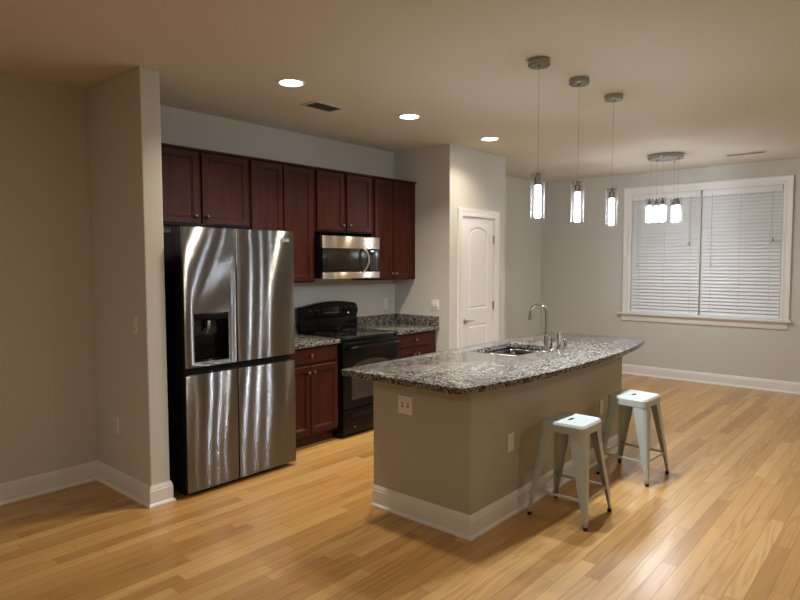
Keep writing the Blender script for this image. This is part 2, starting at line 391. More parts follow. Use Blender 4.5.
for ya, yb in ((WY0-0.016, YM+0.041), (YM-0.041, WY1+0.016)):
    bm = nb(); z0, z1 = WZ0+0.008, WZ1-0.016
    prism(bm, [(ya, z0), (ya, z1), (yb, z1), (yb, z0)], 'x', XR+0.088, XR+0.112,
          holes=[[(ya-0.045, z0+0.05), (ya-0.045, z1-0.045), (yb+0.045, z1-0.045), (yb+0.045, z0+0.05)]])
    s = obj('window_sash', bm, 'trim', win, smooth=False)
    bm = nb(); box(bm, XR+0.098, XR+0.102, yb+0.045, ya-0.045, z0+0.05, z1-0.045); obj('window_pane', bm, 'pane', s, smooth=False)

def blind(ya, yb, label, cords, rail):
    y0, y1 = min(ya, yb), max(ya, yb)
    xc = XR+0.036
    t = thing('window_blind', label, 'window blind', (xc, (y0+y1)/2, WZ0+0.01), 'blinds in the window')
    bm = nb(); box(bm, XR+0.012, XR+0.06, y0, y1, 2.485, 2.528, 0.003)
    box(bm, XR+0.002, XR+0.012, y0, y1, rail, 2.529, 0.003); obj('headrail', bm, 'blind', t)
    bm = nb(); pitch_ = 0.0455; n = 36; zb = 0.925
    tilt = math.radians(64)
    for k in range(n):
        zc = zb+k*pitch_
        if zc > 2.49: break
        b2 = bmesh.new(); w2 = 0.0252
        vs0 = []
        prof = [(-w2, 0.0), (-w2*0.5, 0.0016), (0, 0.0022), (w2*0.5, 0.0016), (w2, 0), (w2, -0.0026), (-w2, -0.0026)]
        rr = []
        for yy in (y0+0.003, y1-0.003):
            rr.append([b2.verts.new((xc-(math.cos(tilt)*a+math.sin(tilt)*c), yy, zc+(-math.sin(tilt)*a+math.cos(tilt)*c))) for a, c in prof])
        q = len(prof)
        for j in range(q): b2.faces.new((rr[0][j], rr[0][(j+1) % q], rr[1][(j+1) % q], rr[1][j]))
        b2.faces.new(rr[0]); b2.faces.new(list(reversed(rr[1])))
        bmesh.ops.recalc_face_normals(b2, faces=b2.faces); merge(bm, b2)
    obj('slats', bm, 'blind', t, smooth=False)
    bm = nb(); box(bm, xc-0.022, xc+0.022, y0+0.003, y1-0.003, 0.886, 0.902, 0.003); obj('bottom_rail', bm, 'blind', t)
    bm = nb()
    for f in (0.13, 0.5, 0.87):
        yy = y0+(y1-y0)*f; tube(bm, [(xc-0.027, yy, 0.9), (xc-0.027, yy, 2.49)], 0.0013, 5)
    obj('ladder_cord', bm, 'cord', t)
    for yy, zt, kind in cords:
        bm = nb()
        tube(bm, [(XR-0.012, yy, 2.48), (XR-0.014, yy+0.004, (2.48+zt)/2), (XR-0.013, yy, zt)], 0.0022, 6)
        c = obj('pull_cord', bm, 'cord', t)
        bm = nb()
        if kind == 'tassel': lathe(bm, [(0.004, 0.03), (0.011, 0.012), (0.020, -0.012), (0.021, -0.022), (0.012, -0.03)], 12, Matrix.Translation((XR-0.025, yy, zt)))
        else: lathe(bm, [(0.003, 0.012), (0.008, 0.0), (0.008, -0.012), (0.004, -0.016)], 10, Matrix.Translation((XR-0.013, yy, zt)))
        obj('tassel', bm, 'tassel' if kind == 'tassel' else 'cord', c)
    return t
blind(WY0-0.018, YM+0.008, 'left white slatted blind behind the hanging cluster of lamps', [(-1.50, 1.55, 'drop'), (-2.17, 1.845, 'tassel')], 2.452)
blind(YM-0.010, WY1+0.022, 'right white slatted blind in the window, clear of the lamps', [(-2.44, 1.56, 'drop'), (-3.125, 1.865, 'tassel')], 2.452)

# ------------------------------------------------------------------ pantry door
def casing_x(bm, y, x0, x1, z1, w, t):
    prof = [(0.0, 0), (0.0, t*0.6), (0.012, t*0.75), (0.02, t*0.6), (w*0.72, t*0.85), (w*0.8, t), (w, t), (w, 0)]
    b2 = bmesh.new()
    R_ = [[b2.verts.new((p[0], y-h, p[1])) for p in ((x0-o, 0), (x0-o, z1+o), (x1+o, z1+o), (x1+o, 0))] for o, h in prof]
    k = len(R_)
    for j in range(k):
        a, b_ = R_[j], R_[(j+1) % k]
        for i in range(3): b2.faces.new((a[i], a[i+1], b_[i+1], b_[i]))
    b2.faces.new([r[0] for r in R_]); b2.faces.new([r[3] for r in reversed(R_)])
    bmesh.ops.recalc_face_normals(b2, faces=b2.faces); merge(bm, b2)
bm = nb(); casing_x(bm, PY-0.0005, DX0+0.012, DX1-0.012, DZ-0.012, 0.085, 0.02)
dr = struct('door_1', bm, 'trim', smooth=True)
bm = nb(); prism(bm, [(DX0, 0), (DX0, DZ), (DX1, DZ), (DX1, 0), (DX1-0.016, 0), (DX1-0.016, DZ-0.016), (DX0+0.016, DZ-0.016), (DX0+0.016, 0)], 'y', PY, PY+0.11)
obj('door_jamb', bm, 'trim', dr, smooth=False)
lx0, lx1, lz0, lz1, ly = DX0+0.020, DX1-0.020, 0.008, DZ-0.020, PY+0.004
def arch(x0, x1, z0, z1, rise, n=12, ins=0.0):
    x0 += ins; x1 -= ins; z0 += ins; z1 -= ins
    pts = [(x0, z0), (x1, z0)]
    cx_ = (x0+x1)/2; hw = (x1-x0)/2
    for i in range(n+1):
        a = i/n; xx = x1+(x0-x1)*a
        s_ = max(0.0, 1-((xx-cx_)/hw)**2)**0.62
        pts.append((xx, z1-rise+rise*(s_ if rise else 1)))
    return pts
holes = []; panels = []
for (z0, z1, rise) in ((1.075, 1.985, 0.075), (0.23, 0.905, 0.0)):
    a0 = lx0+0.125; a1 = lx1-0.125
    holes.append(arch(a0, a1, z0, z1, rise)); panels.append([(arch(a0, a1, z0, z1, rise, ins=i_), d_) for i_, d_ in ((0, 0), (0.010, 0.009), (0.022, 0.009), (0.034, 0.002))])
bm = nb()
outer = [(lx0, lz0), (lx1, lz0), (lx1, lz1), (lx0, lz1)]
b2 = bmesh.new(); es = []
for lp in [outer]+holes:
    v_ = [b2.verts.new((u, ly, w_)) for u, w_ in lp]
    es += [b2.edges.new((v_[i], v_[(i+1) % len(v_)])) for i in range(len(v_))]
bmesh.ops.triangle_fill(b2, use_beauty=True, edges=es); merge(bm, b2)
for pl in panels: rings_panel(bm, [[(u, ly+d_, w_) for u, w_ in lp] for lp, d_ in pl])
b2 = bmesh.new()
f_ = [b2.verts.new((u, ly, w_)) for u, w_ in outer]; g_ = [b2.verts.new((u, ly+0.036, w_)) for u, w_ in outer]
for i in range(4): b2.faces.new((f_[i], f_[(i+1) % 4], g_[(i+1) % 4], g_[i]))
b2.faces.new(g_); merge(bm, b2)
bmesh.ops.remove_doubles(bm, verts=bm.verts, dist=1e-5); bmesh.ops.recalc_face_normals(bm, faces=bm.faces)
leaf = obj('door_leaf', bm, 'door', dr, angle=0.35)
bm = nb(); kx, kz = lx0+0.062, 0.955
lathe(bm, [(0.032, 0), (0.032, 0.006), (0.026, 0.010), (0.012, 0.013), (0.011, 0.045)], 20, Matrix.Translation((kx, ly-0.0005, kz)) @ Matrix.Rotation(PI/2, 4, 'X'))
tube(bm, [(kx-0.012, ly-0.045, kz), (kx+0.03, ly-0.047, kz+0.002), (kx+0.075, ly-0.045, kz-0.004), (kx+0.112, ly-0.044, kz-0.002)], [0.010, 0.010, 0.008, 0.007], 10)
obj('door_handle', bm, 'nickel', leaf)
for zz in (1.856, 1.098, 0.25):
    bm = nb(); tube(bm, [(lx1+0.002, ly-0.006, zz-0.045), (lx1+0.002, ly-0.006, zz+0.045)], 0.008, 10)
    box(bm, lx1-0.012, lx1+0.012, ly-0.005, ly-0.001, zz-0.044, zz+0.044)
    obj('hinge', bm, 'dnickel', leaf)

# ------------------------------------------------------------------ cabinets
def panel_door(bm, x0, x1, z0, z1, yf, th=0.019, rail=0.055):
    """raised-frame cabinet door facing -Y, its back at yf+th"""
    L_ = lambda i, y: [(x0+i, y, z0+i), (x1-i, y, z0+i), (x1-i, y, z1-i), (x0+i, y, z1-i)]
    b2 = bmesh.new()
    loops = [L_(0, yf+th), L_(0, yf+0.004), L_(0.004, yf), L_(rail-0.010, yf), L_(rail-0.006, yf+0.0055), L_(rail, yf+0.0055), L_(rail+0.005, yf+0.011), L_(rail+0.012, yf+0.011)]
    R_ = [[b2.verts.new(p) for p in l] for l in loops]
    for a, b_ in zip(R_, R_[1:]):
        for i in range(4): b2.faces.new((a[i], a[(i+1) % 4], b_[(i+1) % 4], b_[i]))
    b2.faces.new(R_[-1]); b2.faces.new(list(reversed(R_[0])))
    bmesh.ops.recalc_face_normals(b2, faces=b2.faces); merge(bm, b2)
def knob(x, y, z, parent):
    bm = nb(); lathe(bm, [(0.007, 0), (0.006, 0.012), (0.014, 0.019), (0.0155, 0.025), (0.011, 0.030), (0.004, 0.032)], 14, Matrix.Translation((x, y, z)) @ Matrix.Rotation(PI/2, 4, 'X'))
    obj('knob', bm, 'knob', parent)
YU = -0.327
def wall_cabinet(label, x0, x1, z0, doors, knobs, crown=True, z1=2.452):
    t = thing('wall_cabinet', label, 'cabinet', ((x0+x1)/2, -0.003, z0), 'wall cabinets over the counter')
    bm = nb(); box(bm, x0, x1, YU+0.021, -0.003, z0, z1, 0.0015, 1); obj('cabinet_body', bm, 'cherry', t)
    bm = nb(); box(bm, x0, x1, YU-0.003, -0.003, z1+0.0005, z1+0.015, 0.003); obj('top_moulding', bm, 'cherry', t)
    for (a, b_), k in zip(doors, knobs):
        bm = nb(); panel_door(bm, a, b_, z0+0.012, z1-0.012, YU); d = obj('cabinet_door', bm, 'cherry', t, angle=0.3)
        knob(k, YU-0.0005, z0+0.065, d)
    return t
wall_cabinet('short dark cherry wall cabinet over the steel refrigerator', -3.178, -2.168, 1.882, [(-3.06, -2.640), (-2.608, -2.188)], [-2.672, -2.576])
wall_cabinet('tall dark cherry wall cabinet between refrigerator and microwave', -2.166, -1.458, 1.412, [(-2.154, -1.829), (-1.817, -1.492)], [-1.855, -1.79])
wall_cabinet('short dark cherry wall cabinet right above the microwave', -1.456, -0.690, 1.882, [(-1.438, -1.094), (-1.057, -0.713)], [-1.122, -1.028])
wall_cabinet('tall dark cherry wall cabinet in the corner, right of the microwave', -0.688, -0.003, 1.412, [(-0.663, -0.396), (-0.381, -0.114)], [-0.418, -0.358])

def base_cabinet(label, x0, x1, dx0, dx1, fill=None):
    t = thing('base_cabinet', label, 'cabinet', ((x0+x1)/2, -0.3, 0), 'base cabinets beside the range')
    yf = -0.612
    bm = nb(); box(bm, x0, x1, yf, -0.003, 0.105, 0.8735, 0.0015, 1); obj('cabinet_body', bm, 'cherry', t)
    bm = nb(); box(bm, x0+0.002, x1-0.002, yf+0.07, -0.003, 0.001, 0.1045); obj('toe_kick', bm, 'cherry', t, smooth=False)
    xm = (dx0+dx1)/2
    bm = nb(); L_ = lambda i, y: [(dx0+i, y, 0.735+i), (dx1-i, y, 0.735+i), (dx1-i, y, 0.862-i), (dx0+i, y, 0.862-i)]
    y_ = yf-0.020
    rings_panel(bm, [L_(0, yf-0.001), L_(0, y_+0.005), L_(0.006, y_), L_(0.016, y_)])
    bmesh.ops.recalc_face_normals(bm, faces=bm.faces)
    d = obj('drawer', bm, 'cherry', t, angle=0.3); knob(xm, y_-0.0005, 0.80, d)
    for a, b_, k in ((dx0, xm-0.004, xm-0.030), (xm+0.004, dx1, xm+0.030)):
        bm = nb(); panel_door(bm, a, b_, 0.125, 0.712, y_); dd = obj('cabinet_door', bm, 'cherry', t, angle=0.3)
        knob(k, y_-0.0005, 0.655, dd)
    return t
base_cabinet('dark cherry base cabinet between refrigerator and range', -2.138, -1.466, -2.122, -1.482)
base_cabinet('dark cherry base cabinet in the corner, right of the range', -0.688, -0.028, -0.672, -0.115)
for nm, lab, x0, x1 in (('countertop', 'speckled granite countertop between refrigerator and range', -2.14, -1.461), ('countertop', 'speckled granite countertop in the corner, right of the range', -0.690, -0.0235)):
    t = thing(nm, lab, 'countertop', ((x0+x1)/2, -0.3, 0.875), 'granite wall counters')
    bm = nb(); box(bm, x0, x1, -0.645, -0.023, 0.875, 0.914, 0.006, 3); obj('counter_slab', bm, 'granite', t)
    bm = nb(); box(bm, x0, x1, -0.0225, -0.002, 0.876, 1.016, 0.002)
    if x1 > -0.1: box(bm, -0.0225, -0.002, -0.64, -0.0226, 0.876, 1.016, 0.002)
    obj('backsplash', bm, 'granite', t)

# ------------------------------------------------------------------ refrigerator
FX0, FX1, FY, FT = -3.092, -2.165, -0.872, 1.833
FM = -2.686
t = thing('refrigerator', 'stainless steel four-door refrigerator with black sides and an ice dispenser', 'refrigerator', ((FX0+FX1)/2, -0.45, 0))
bm = nb(); box(bm, FX0+0.004, FX1-0.004, -0.765, -0.05, 0.03, 1.80, 0.004); obj('cabinet_case', bm, 'blackplastic', t)
bm = nb(); box(bm, FX0+0.02, FX1-0.02, -0.79, -0.70, 0.001, 0.0295); obj('base_grille', bm, 'blackplastic', t)
for xx in (FX0+0.06, FX1-0.06):
    bm = nb(); box(bm, xx-0.05, xx+0.05, -0.84, -0.70, 1.8005, 1.828, 0.006); obj('hinge_cover', bm, 'blackplastic', t)
uvz = lambda c: (c.z, c.x)
def fdoor(x0, x1, z0, z1, hole=None):
    bm = nb()
    pts = [(x0, z0), (x1, z0), (x1, z1), (x0, z1)]
    box(bm, x0+0.002, x1-0.002, FY+0.03, -0.772, z0+0.002, z1-0.002, 0.002) if not hole else None
    if hole:
        hx0, hx1, hz0, hz1 = hole
        hl = [[(hx0, hz0), (hx1, hz0), (hx1, hz1), (hx0, hz1)]]
        prism(bm, [(x0+0.002, z0+0.002), (x1-0.002, z0+0.002), (x1-0.002, z1-0.002), (x0+0.002, z1-0.002)], 'y', FY+0.03, -0.772, holes=hl)
    core = obj('refrigerator_door', bm, 'blackplastic', t)
    bm = nb()
    if hole: prism(bm, pts, 'y', FY, FY+0.0295, holes=hl, bev=0.0025)
    else: box(bm, x0, x1, FY, FY+0.0295, z0, z1, 0.003, 2)
    obj('steel_front', bm, 'steel', core, uv=uvz)
    return core
ZU0, ZU1, ZL0, ZL1 = 0.885, FT, 0.036, 0.836
hole = (-3.022, -2.755, 0.918, 1.250)
d = fdoor(FX0, FM-0.0045, ZU0, ZU1, hole)
fdoor(FM+0.0045, FX1, ZU0, ZU1); fdoor(FX0, FM-0.0045, ZL0, ZL1); fdoor(FM+0.0045, FX1, ZL0, ZL1)
bm = nb(); box(bm, FX0+0.01, FX1-0.01, -0.825, -0.77, ZL1+0.001, ZU0-0.001); obj('handle_channel', bm, 'blackplastic', t)
hx0, hx1, hz0, hz1 = hole
bm = nb()   # dispenser alcove with a sloping back
pr = [(FY+0.004, hz0), (FY+0.004, hz1), (FY+0.012, hz1), (FY+0.012, hz1-0.05), (FY+0.085, hz1-0.09), (FY+0.085, hz0+0.02), (FY+0.010, hz0+0.008), (FY+0.010, hz0)]
b2 = bmesh.new()
rim = [(hx0, FY+0.006), (hx1, FY+0.006)]
fr = [b2.verts.new(p) for p in ((hx0+.001, FY+.004, hz0+.001), (hx1-.001, FY+.004, hz0+.001), (hx1-.001, FY+.004, hz1-.001), (hx0+.001, FY+.004, hz1-.001))]
bk = [b2.verts.new(p) for p in ((hx0+.012, FY+.08, hz0+.02), (hx1-.012, FY+.08, hz0+.02), (hx1-.012, FY+.08, hz1-.05), (hx0+.012, FY+.08, hz1-.05))]
for i in range(4): b2.faces.new((fr[i], fr[(i+1) % 4], bk[(i+1) % 4], bk[i]))
b2.faces.new(bk); bmesh.ops.recalc_face_normals(b2, faces=b2.faces); merge(bm, b2)
disp = obj('ice_dispenser', bm, 'blackglass', d, smooth=False)
bm = nb(); box(bm, hx0+0.003, hx1-0.003, FY+0.002, FY+0.012, hz1-0.048, hz1-0.003, 0.002); obj('control_strip', bm, 'blackgloss', disp)
bm = nb(); xm = (hx0+hx1)/2
box(bm, xm-0.012, xm+0.012, FY+0.035, FY+0.065, hz1-0.11, hz1-0.05, 0.003); tube(bm, [(xm, FY+0.05, hz1-0.11), (xm-0.012, FY+0.045, hz1-0.14)], 0.007, 8)
obj('spout', bm, 'nickel', disp)
bm = nb(); box(bm, hx0+0.025, hx1-0.025, FY+0.072, FY+0.078, hz0+0.03, hz1-0.15, 0.002); obj('paddle', bm, 'blackgloss', disp)
def text_mesh(s, size, mtx):
    cu = bpy.data.curves.new('txt', 'FONT'); cu.body = s; cu.size = size; cu.extrude = 0.0006; cu.align_x = 'LEFT'
    ob = bpy.data.objects.new('txt', cu); COL.objects.link(ob)
    me = bpy.data.meshes.new_from_object(ob.evaluated_get(bpy.context.evaluated_depsgraph_get()))
    b2 = bmesh.new(); b2.from_mesh(me); bpy.data.objects.remove(ob); bpy.data.meshes.remove(me)
    bmesh.ops.transform(b2, matrix=mtx, verts=b2.verts); return b2
FACE = Matrix.Rotation(PI/2, 4, 'X')
def emblem(x, y, z, r, s, parent, mat='nickel', text=True):
    bm = nb()
    ring = [(x+r*math.cos(a*PI/12), y-0.001, z+r*math.sin(a*PI/12)) for a in range(0, 25)]
    tube(bm, ring[3:], r*0.12, 6)
    tube(bm, [(x, y-0.001, z+r*0.45), (x, y-0.001, z-r*0.35), (x+r*0.4, y-0.001, z-r*0.35)], r*0.11, 6)
    tube(bm, [(x+r*0.2, y-0.001, z), (x+r*0.95, y-0.001, z)], r*0.11, 6)
    if text: merge(bm, text_mesh('LG', s, Matrix.Translation((x+r*1.4, y-0.0012, z-s*0.36)) @ FACE))
    obj('emblem', bm, mat, parent)
rd = [c for c in t.children if c.name.startswith('refrigerator_door')][1]
emblem(-2.275, FY, 1.765, 0.018, 0.036, rd)

# ------------------------------------------------------------------ range
RX0, RX1, RY = -1.4558, -0.6940, -0.655
t = thing('range', 'black electric range with glass cooktop between the base cabinets', 'range', ((RX0+RX1)/2, -0.33, 0))
bm = nb(); box(bm, RX0, RX1, RY+0.03, -0.03, 0.02, 0.895, 0.004)
for xx in (RX0+0.05, RX1-0.05):
    for yy in (-0.1, -0.58): box(bm, xx-0.02, xx+0.02, yy-0.02, yy+0.02, 0.0005, 0.021)
obj('range_body', bm, 'blackgloss', t)
bm = nb(); box(bm, RX0-0.001, RX1+0.001, RY-0.012, -0.095, 0.8955, 0.918, 0.006, 3); ct = obj('cooktop', bm, 'blackglass', t)
for xx, yy, rr in ((-1.27, -0.47, 0.105), (-0.88, -0.47, 0.085), (-1.27, -0.22, 0.08), (-0.88, -0.22, 0.105)):
    bm = nb(); tube(bm, [(xx+rr*math.cos(a*PI/16), yy+rr*math.sin(a*PI/16), 0.9182) for a in range(33)], 0.0008, 4); obj('burner_ring', bm, 'ring', ct)
# backguard: curved top, outline in x,z, thicker towards the bottom
def bgline(n=16):
    pts = [(RX0+0.004, 1.045), (RX0, 1.07), (RX0, 1.150), (RX0+0.012, 1.168)]
    for i in range(1, n):
        a = i/n; xx = RX0+0.012+(RX1-RX0-0.06)*a
        pts.append((xx, 1.168+0.042*math.sin(a*PI*0.88)))
    pts += [(RX1-0.045, 1.183), (RX1-0.018, 1.165), (RX1, 1.11), (RX1-0.002, 1.075), (RX1-0.03, 1.045)]
    return pts
bm = nb(); prism(bm, bgline(), 'y', -0.105, -0.03, bev=0.008)
box(bm, RX0+0.006, RX1-0.006, -0.092, -0.03, 0.9, 1.05, 0.002)
g = obj('backguard', bm, 'blackgloss', t)
for xx in (RX0+0.10, RX0+0.19, RX1-0.19, RX1-0.10):
    bm = nb(); lathe(bm, [(0.027, 0), (0.025, 0.014), (0.020, 0.016), (0.019, 0.026), (0.004, 0.027)], 18, Matrix.Translation((xx, -0.1055, 1.112)) @ Matrix.Rotation(PI/2, 4, 'X'))
    box(bm, xx-0.004, xx+0.004, -0.140, -0.128, 1.094, 1.130, 0.002); obj('control_knob', bm, 'blackplastic', g)
bm = nb(); box(bm, RX0+0.27, RX1-0.27, -0.107, -0.1055, 1.085, 1.155, 0.0005); obj('clock_panel', bm, 'blackglass', g)
bm = nb()
for i in range(7): box(bm, RX0+0.285+i*0.03, RX0+0.303+i*0.03, -0.1078, -0.1071, 1.094, 1.100)
obj('display_marks', bm, 'grey', g, smooth=False)
for xx in (RX0+0.10, RX0+0.19, RX1-0.19, RX1-0.10):
    bm = nb()
    for a in range(9):
        an = PI*(1.25-1.5*a/8); box(bm, xx+0.036*math.cos(an)-0.002, xx+0.036*math.cos(an)+0.002, -0.1062, -0.1055, 1.112+0.036*math.sin(an)-0.002, 1.112+0.036*math.sin(an)+0.002)
    obj('dial_marks', bm, 'grey', g, smooth=False)
bm = nb(); lathe(bm, [(0.006, 0), (0.005, 0.002)], 10, Matrix.Translation((RX1-0.145, -0.106, 1.085)) @ Matrix.Rotation(PI/2, 4, 'X')); obj('indicator_light', bm, 'lit', g)
# oven door with an arched window
wx0, wx1, wz0, wz1 = RX0+0.11, RX1-0.11, 0.345, 0.70
wl = [(wx0, wz0), (wx1, wz0)]+[(wx1+(wx0-wx1)*i/14, wz1-0.055+0.055*math.sin(PI*i/14)**0.7 if 0 < i < 14 else wz1-0.055) for i in range(15)]
bm = nb(); prism(bm, [(RX0+0.004, 0.270), (RX1-0.004, 0.270), (RX1-0.004, 0.872), (RX0+0.004, 0.872)], 'y', RY-0.014, RY+0.029, holes=[wl], bev=0.004)
od = obj('oven_door', bm, 'blackgloss', t)
bm = nb(); prism(bm, [(wx0+(u-wx0)*0.995+0.002, w_) for u, w_ in wl], 'y', RY-0.011, RY+0.02); obj('oven_window', bm, 'ovenwin', od, smooth=False)
bm = nb(); tube(bm, [(RX0+0.05, RY-0.058, 0.822), (RX0+0.10, RY-0.062, 0.828), ((RX0+RX1)/2, RY-0.064, 0.832), (RX1-0.10, RY-0.062, 0.828), (RX1-0.05, RY-0.058, 0.822)], 0.013, 12)
for xx in (RX0+0.06, RX1-0.06): box(bm, xx-0.012, xx+0.012, RY-0.058, RY-0.0135, 0.812, 0.834, 0.004)
obj('oven_handle', bm, 'blackgloss', od)
bm = nb(); box(bm, RX0+0.004, RX1-0.004, RY-0.012, RY+0.029, 0.035, 0.262, 0.006); dw = obj('storage_drawer', bm, 'blackgloss', t)
bm = nb(); box(bm, RX0+0.10, RX1-0.10, RY-0.020, RY-0.0125, 0.185, 0.222, 0.003); obj('drawer_pull', bm, 'blackplastic', dw)

# ------------------------------------------------------------------ microwave
MX0, MX1, MY, MZ0, MZ1 = -1.4535, -0.6930, -0.413, 1.442, 1.842
t = thing('microwave', 'stainless and black over-the-range microwave under the short cabinet', 'microwave', ((MX0+MX1)/2, -0.2, MZ0))
bm = nb(); box(bm, MX0, MX1, MY+0.032, -0.006, MZ0+0.004, MZ1, 0.003); obj('microwave_body', bm, 'blackplastic', t)
bm = nb(); box(bm, MX0+0.01, MX1-0.01, -0.25, -0.006, MZ1+0.0005, 1.8805); obj('shaded_gap_mount', bm, 'gapshade', t)  # mount block, near-black to paint the shade in the gap above the microwave
uvx = lambda c: (c.z, c.x)
bm = nb(); box(bm, MX0, MX1, MY, MY+0.0315, 1.728, MZ1, 0.003); obj('vent_strip', bm, 'steel2', t, uv=uvx)
bm = nb(); box(bm, MX0, MX1, MY, MY+0.0315, MZ0, 1.504, 0.003); ls = obj('lower_strip', bm, 'steel2', t, uv=uvx)
emblem(MX0+0.03, MY, 1.474, 0.012, 0.026, ls, 'grey')
mc = MX0+0.575
bm = nb(); box(bm, MX0+0.001, mc-0.001, MY+0.001, MY+0.0315, 1.505, 1.727, 0.002); md = obj('microwave_door', bm, 'panelblack', t)
bm = nb(); box(bm, MX0+0.06, MX0+0.50, MY-0.0005, MY+0.0008, 1.525, 1.712, 0.0003); obj('door_window', bm, 'mwwin', md)
hp = [(mc-0.045+0.028*math.sin(PI*i/12), MY-0.004-0.040*math.sin(PI*i/12)**0.6, 1.512+0.222*i/12) for i in range(13)]
bm = nb(); tube(bm, hp, 0.011, 10); obj('door_handle', bm, 'handle', md)
bm = nb(); box(bm, mc+0.001, MX1-0.001, MY+0.001, MY+0.0315, 1.505, 1.727, 0.002); cp = obj('control_panel', bm, 'panelblack', t)
bm = nb(); box(bm, mc+0.06, mc+0.10, MY-0.0003, MY+0.0009, 1.700, 1.712); obj('clock_display', bm, 'lit', cp, smooth=False)
bm = nb()
for i in range(7):
    for j in range(3): box(bm, mc+0.05+j*0.04, mc+0.072+j*0.04, MY+0.0002, MY+0.0009, 1.525+i*0.022, 1.529+i*0.022)
obj('button_marks', bm, 'grey', cp, smooth=False)

# ------------------------------------------------------------------ island
IX0, IX1, IY0, IY1 = -2.3442, -0.0745, -2.6446, -1.884
t = thing('kitchen_island', 'long beige painted kitchen island with white baseboard', 'kitchen island', ((IX0+IX1)/2, (IY0+IY1)/2, 0))
bm = nb()
prism(bm, [(IX0, IY0), (IX1, IY0), (IX1, IY1), (IX0, IY1)], 'z', 0.001, 0.8745, holes=[[(IX0+0.1, IY0+0.1), (IX1-0.1, IY0+0.1), (IX1-0.1, IY1-0.02), (IX0+0.1, IY1-0.02)]])
obj('island_body', bm, 'island_paint', t, smooth=False)
bm = nb(); sweep(bm, [(IX0, IY1), (IX0, IY0), (IX1, IY0), (IX1, IY1)], BASE, 1)
bmesh.ops.translate(bm, vec=(0, 0, 0.001), verts=bm.verts)
ib = obj('baseboard', bm, 'trim', t, smooth=False)
bm = nb(); sweep(bm, [(IX0, IY1), (IX0, IY0), (IX1, IY0), (IX1, IY1)], [(0, 0.846), (0.010, 0.848), (0.010, 0.874), (0, 0.874)], 1); obj('cove_trim', bm, 'island_paint', t)
# granite top: straight kitchen side, bowed seating side
def island_outline():
    xl, xr, yk = -2.536, 0.276, -1.777
    pts = []
    def arc(cx_, cy_, r, a0, a1, n=6):
        for i in range(n+1):
            a = math.radians(a0+(a1-a0)*i/n); pts.append((cx_+r*math.cos(a), cy_+r*math.sin(a)))
    arc(xr-0.02, yk-0.02, 0.02, 0, 90, 4)
    arc(xl+0.02, yk-0.02, 0.02, 90, 180, 4)
    # seating side arc through (-2.47,-2.735) , (-1.13,-2.865), (0.24,-2.735)
    pts.append((xl, -2.640)); pts.append((xl+0.004, -2.672)); pts.append((xl+0.018, -2.700)); pts.append((xl+0.042, -2.718))
    n = 28; xa, xb = xl+0.075, xr-0.055
    for i in range(n+1):
        xx = xa+(xb-xa)*i/n; u = (xx-(xa+xb)/2)/((xb-xa)/2)
        pts.append((xx, -2.857+0.129*abs(u)**2.5))
    pts.append((xr-0.024, -2.712)); pts.append((xr-0.008, -2.688)); pts.append((xr, -2.650))
    return pts
SKX0, SKX1, SKY0, SKY1 = -1.350, -0.700, -2.350, -1.935
def rrect(x0, x1, y0, y1, r, n=5):
    pts = []
    for cx_, cy_, a0 in ((x1-r, y1-r, 0), (x0+r, y1-r, 90), (x0+r, y0+r, 180), (x1-r, y0+r, 270)):
        for i in range(n+1):
            a = math.radians(a0+90*i/n); pts.append((cx_+r*math.cos(a), cy_+r*math.sin(a)))
    return pts
bm = nb(); prism(bm, island_outline(), 'z', 0.8755, 0.914, holes=[rrect(SKX0, SKX1, SKY0, SKY1, 0.035)], bev=0.005)
top = obj('island_countertop', bm, 'granite', angle=0.5)
tag(top, 'bowed speckled granite worktop on the kitchen island', 'countertop')
# double bowl sink under the cut-out
t = thing('sink', 'undermount stainless double bowl sink in the granite island top', 'sink', ((SKX0+SKX1)/2, (SKY0+SKY1)/2, 0.70))
XD = -1.045
def bowl(x0, x1, y0, y1, zt, zb):
    bm = nb()
    lo = [rrect(x0, x1, y0, y1, 0.04), rrect(x0+0.006, x1-0.006, y0+0.006, y1-0.006, 0.045), rrect(x0+0.012, x1-0.012, y0+0.012, y1-0.012, 0.05), rrect(x0+0.035, x1-0.035, y0+0.035, y1-0.035, 0.05)]
    zz = [zt, zt-0.02, zb+0.03, zb]
    rings_panel(bm, [[(u, v, z) for u, v in l] for l, z in zip(lo, zz)])
    bmesh.ops.recalc_face_normals(bm, faces=bm.faces)
    return bm
for x0, x1 in ((SKX0-0.008, XD-0.008), (XD+0.008, SKX1+0.008)):
    o = obj('bowl', bowl(x0, x1, SKY0-0.008, SKY1+0.008, 0.872, 0.705), 'sink', t)
    md_ = o.modifiers.new('solid', 'SOLIDIFY'); md_.thickness = 0.0015; md_.offset = 0
    bm = nb(); lathe(bm, [(0.045, 0), (0.043, 0.004), (0.03, 0.005), (0.028, 0.002)], 20, Matrix.Translation(((x0+x1)/2, (SKY0+SKY1)/2, 0.706))); obj('drain', bm, 'chrome', o)
bm = nb(); prism(bm, rrect(SKX0-0.03, SKX1+0.03, SKY0-0.03, SKY1+0.03, 0.04), 'z', 0.8725, 0.8748,
                 holes=[rrect(SKX0-0.008, XD-0.008, SKY0-0.008, SKY1+0.008, 0.04), rrect(XD+0.008, SKX1+0.008, SKY0-0.008, SKY1+0.008, 0.04)])
obj('sink_rim', bm, 'sink', t, smooth=False)
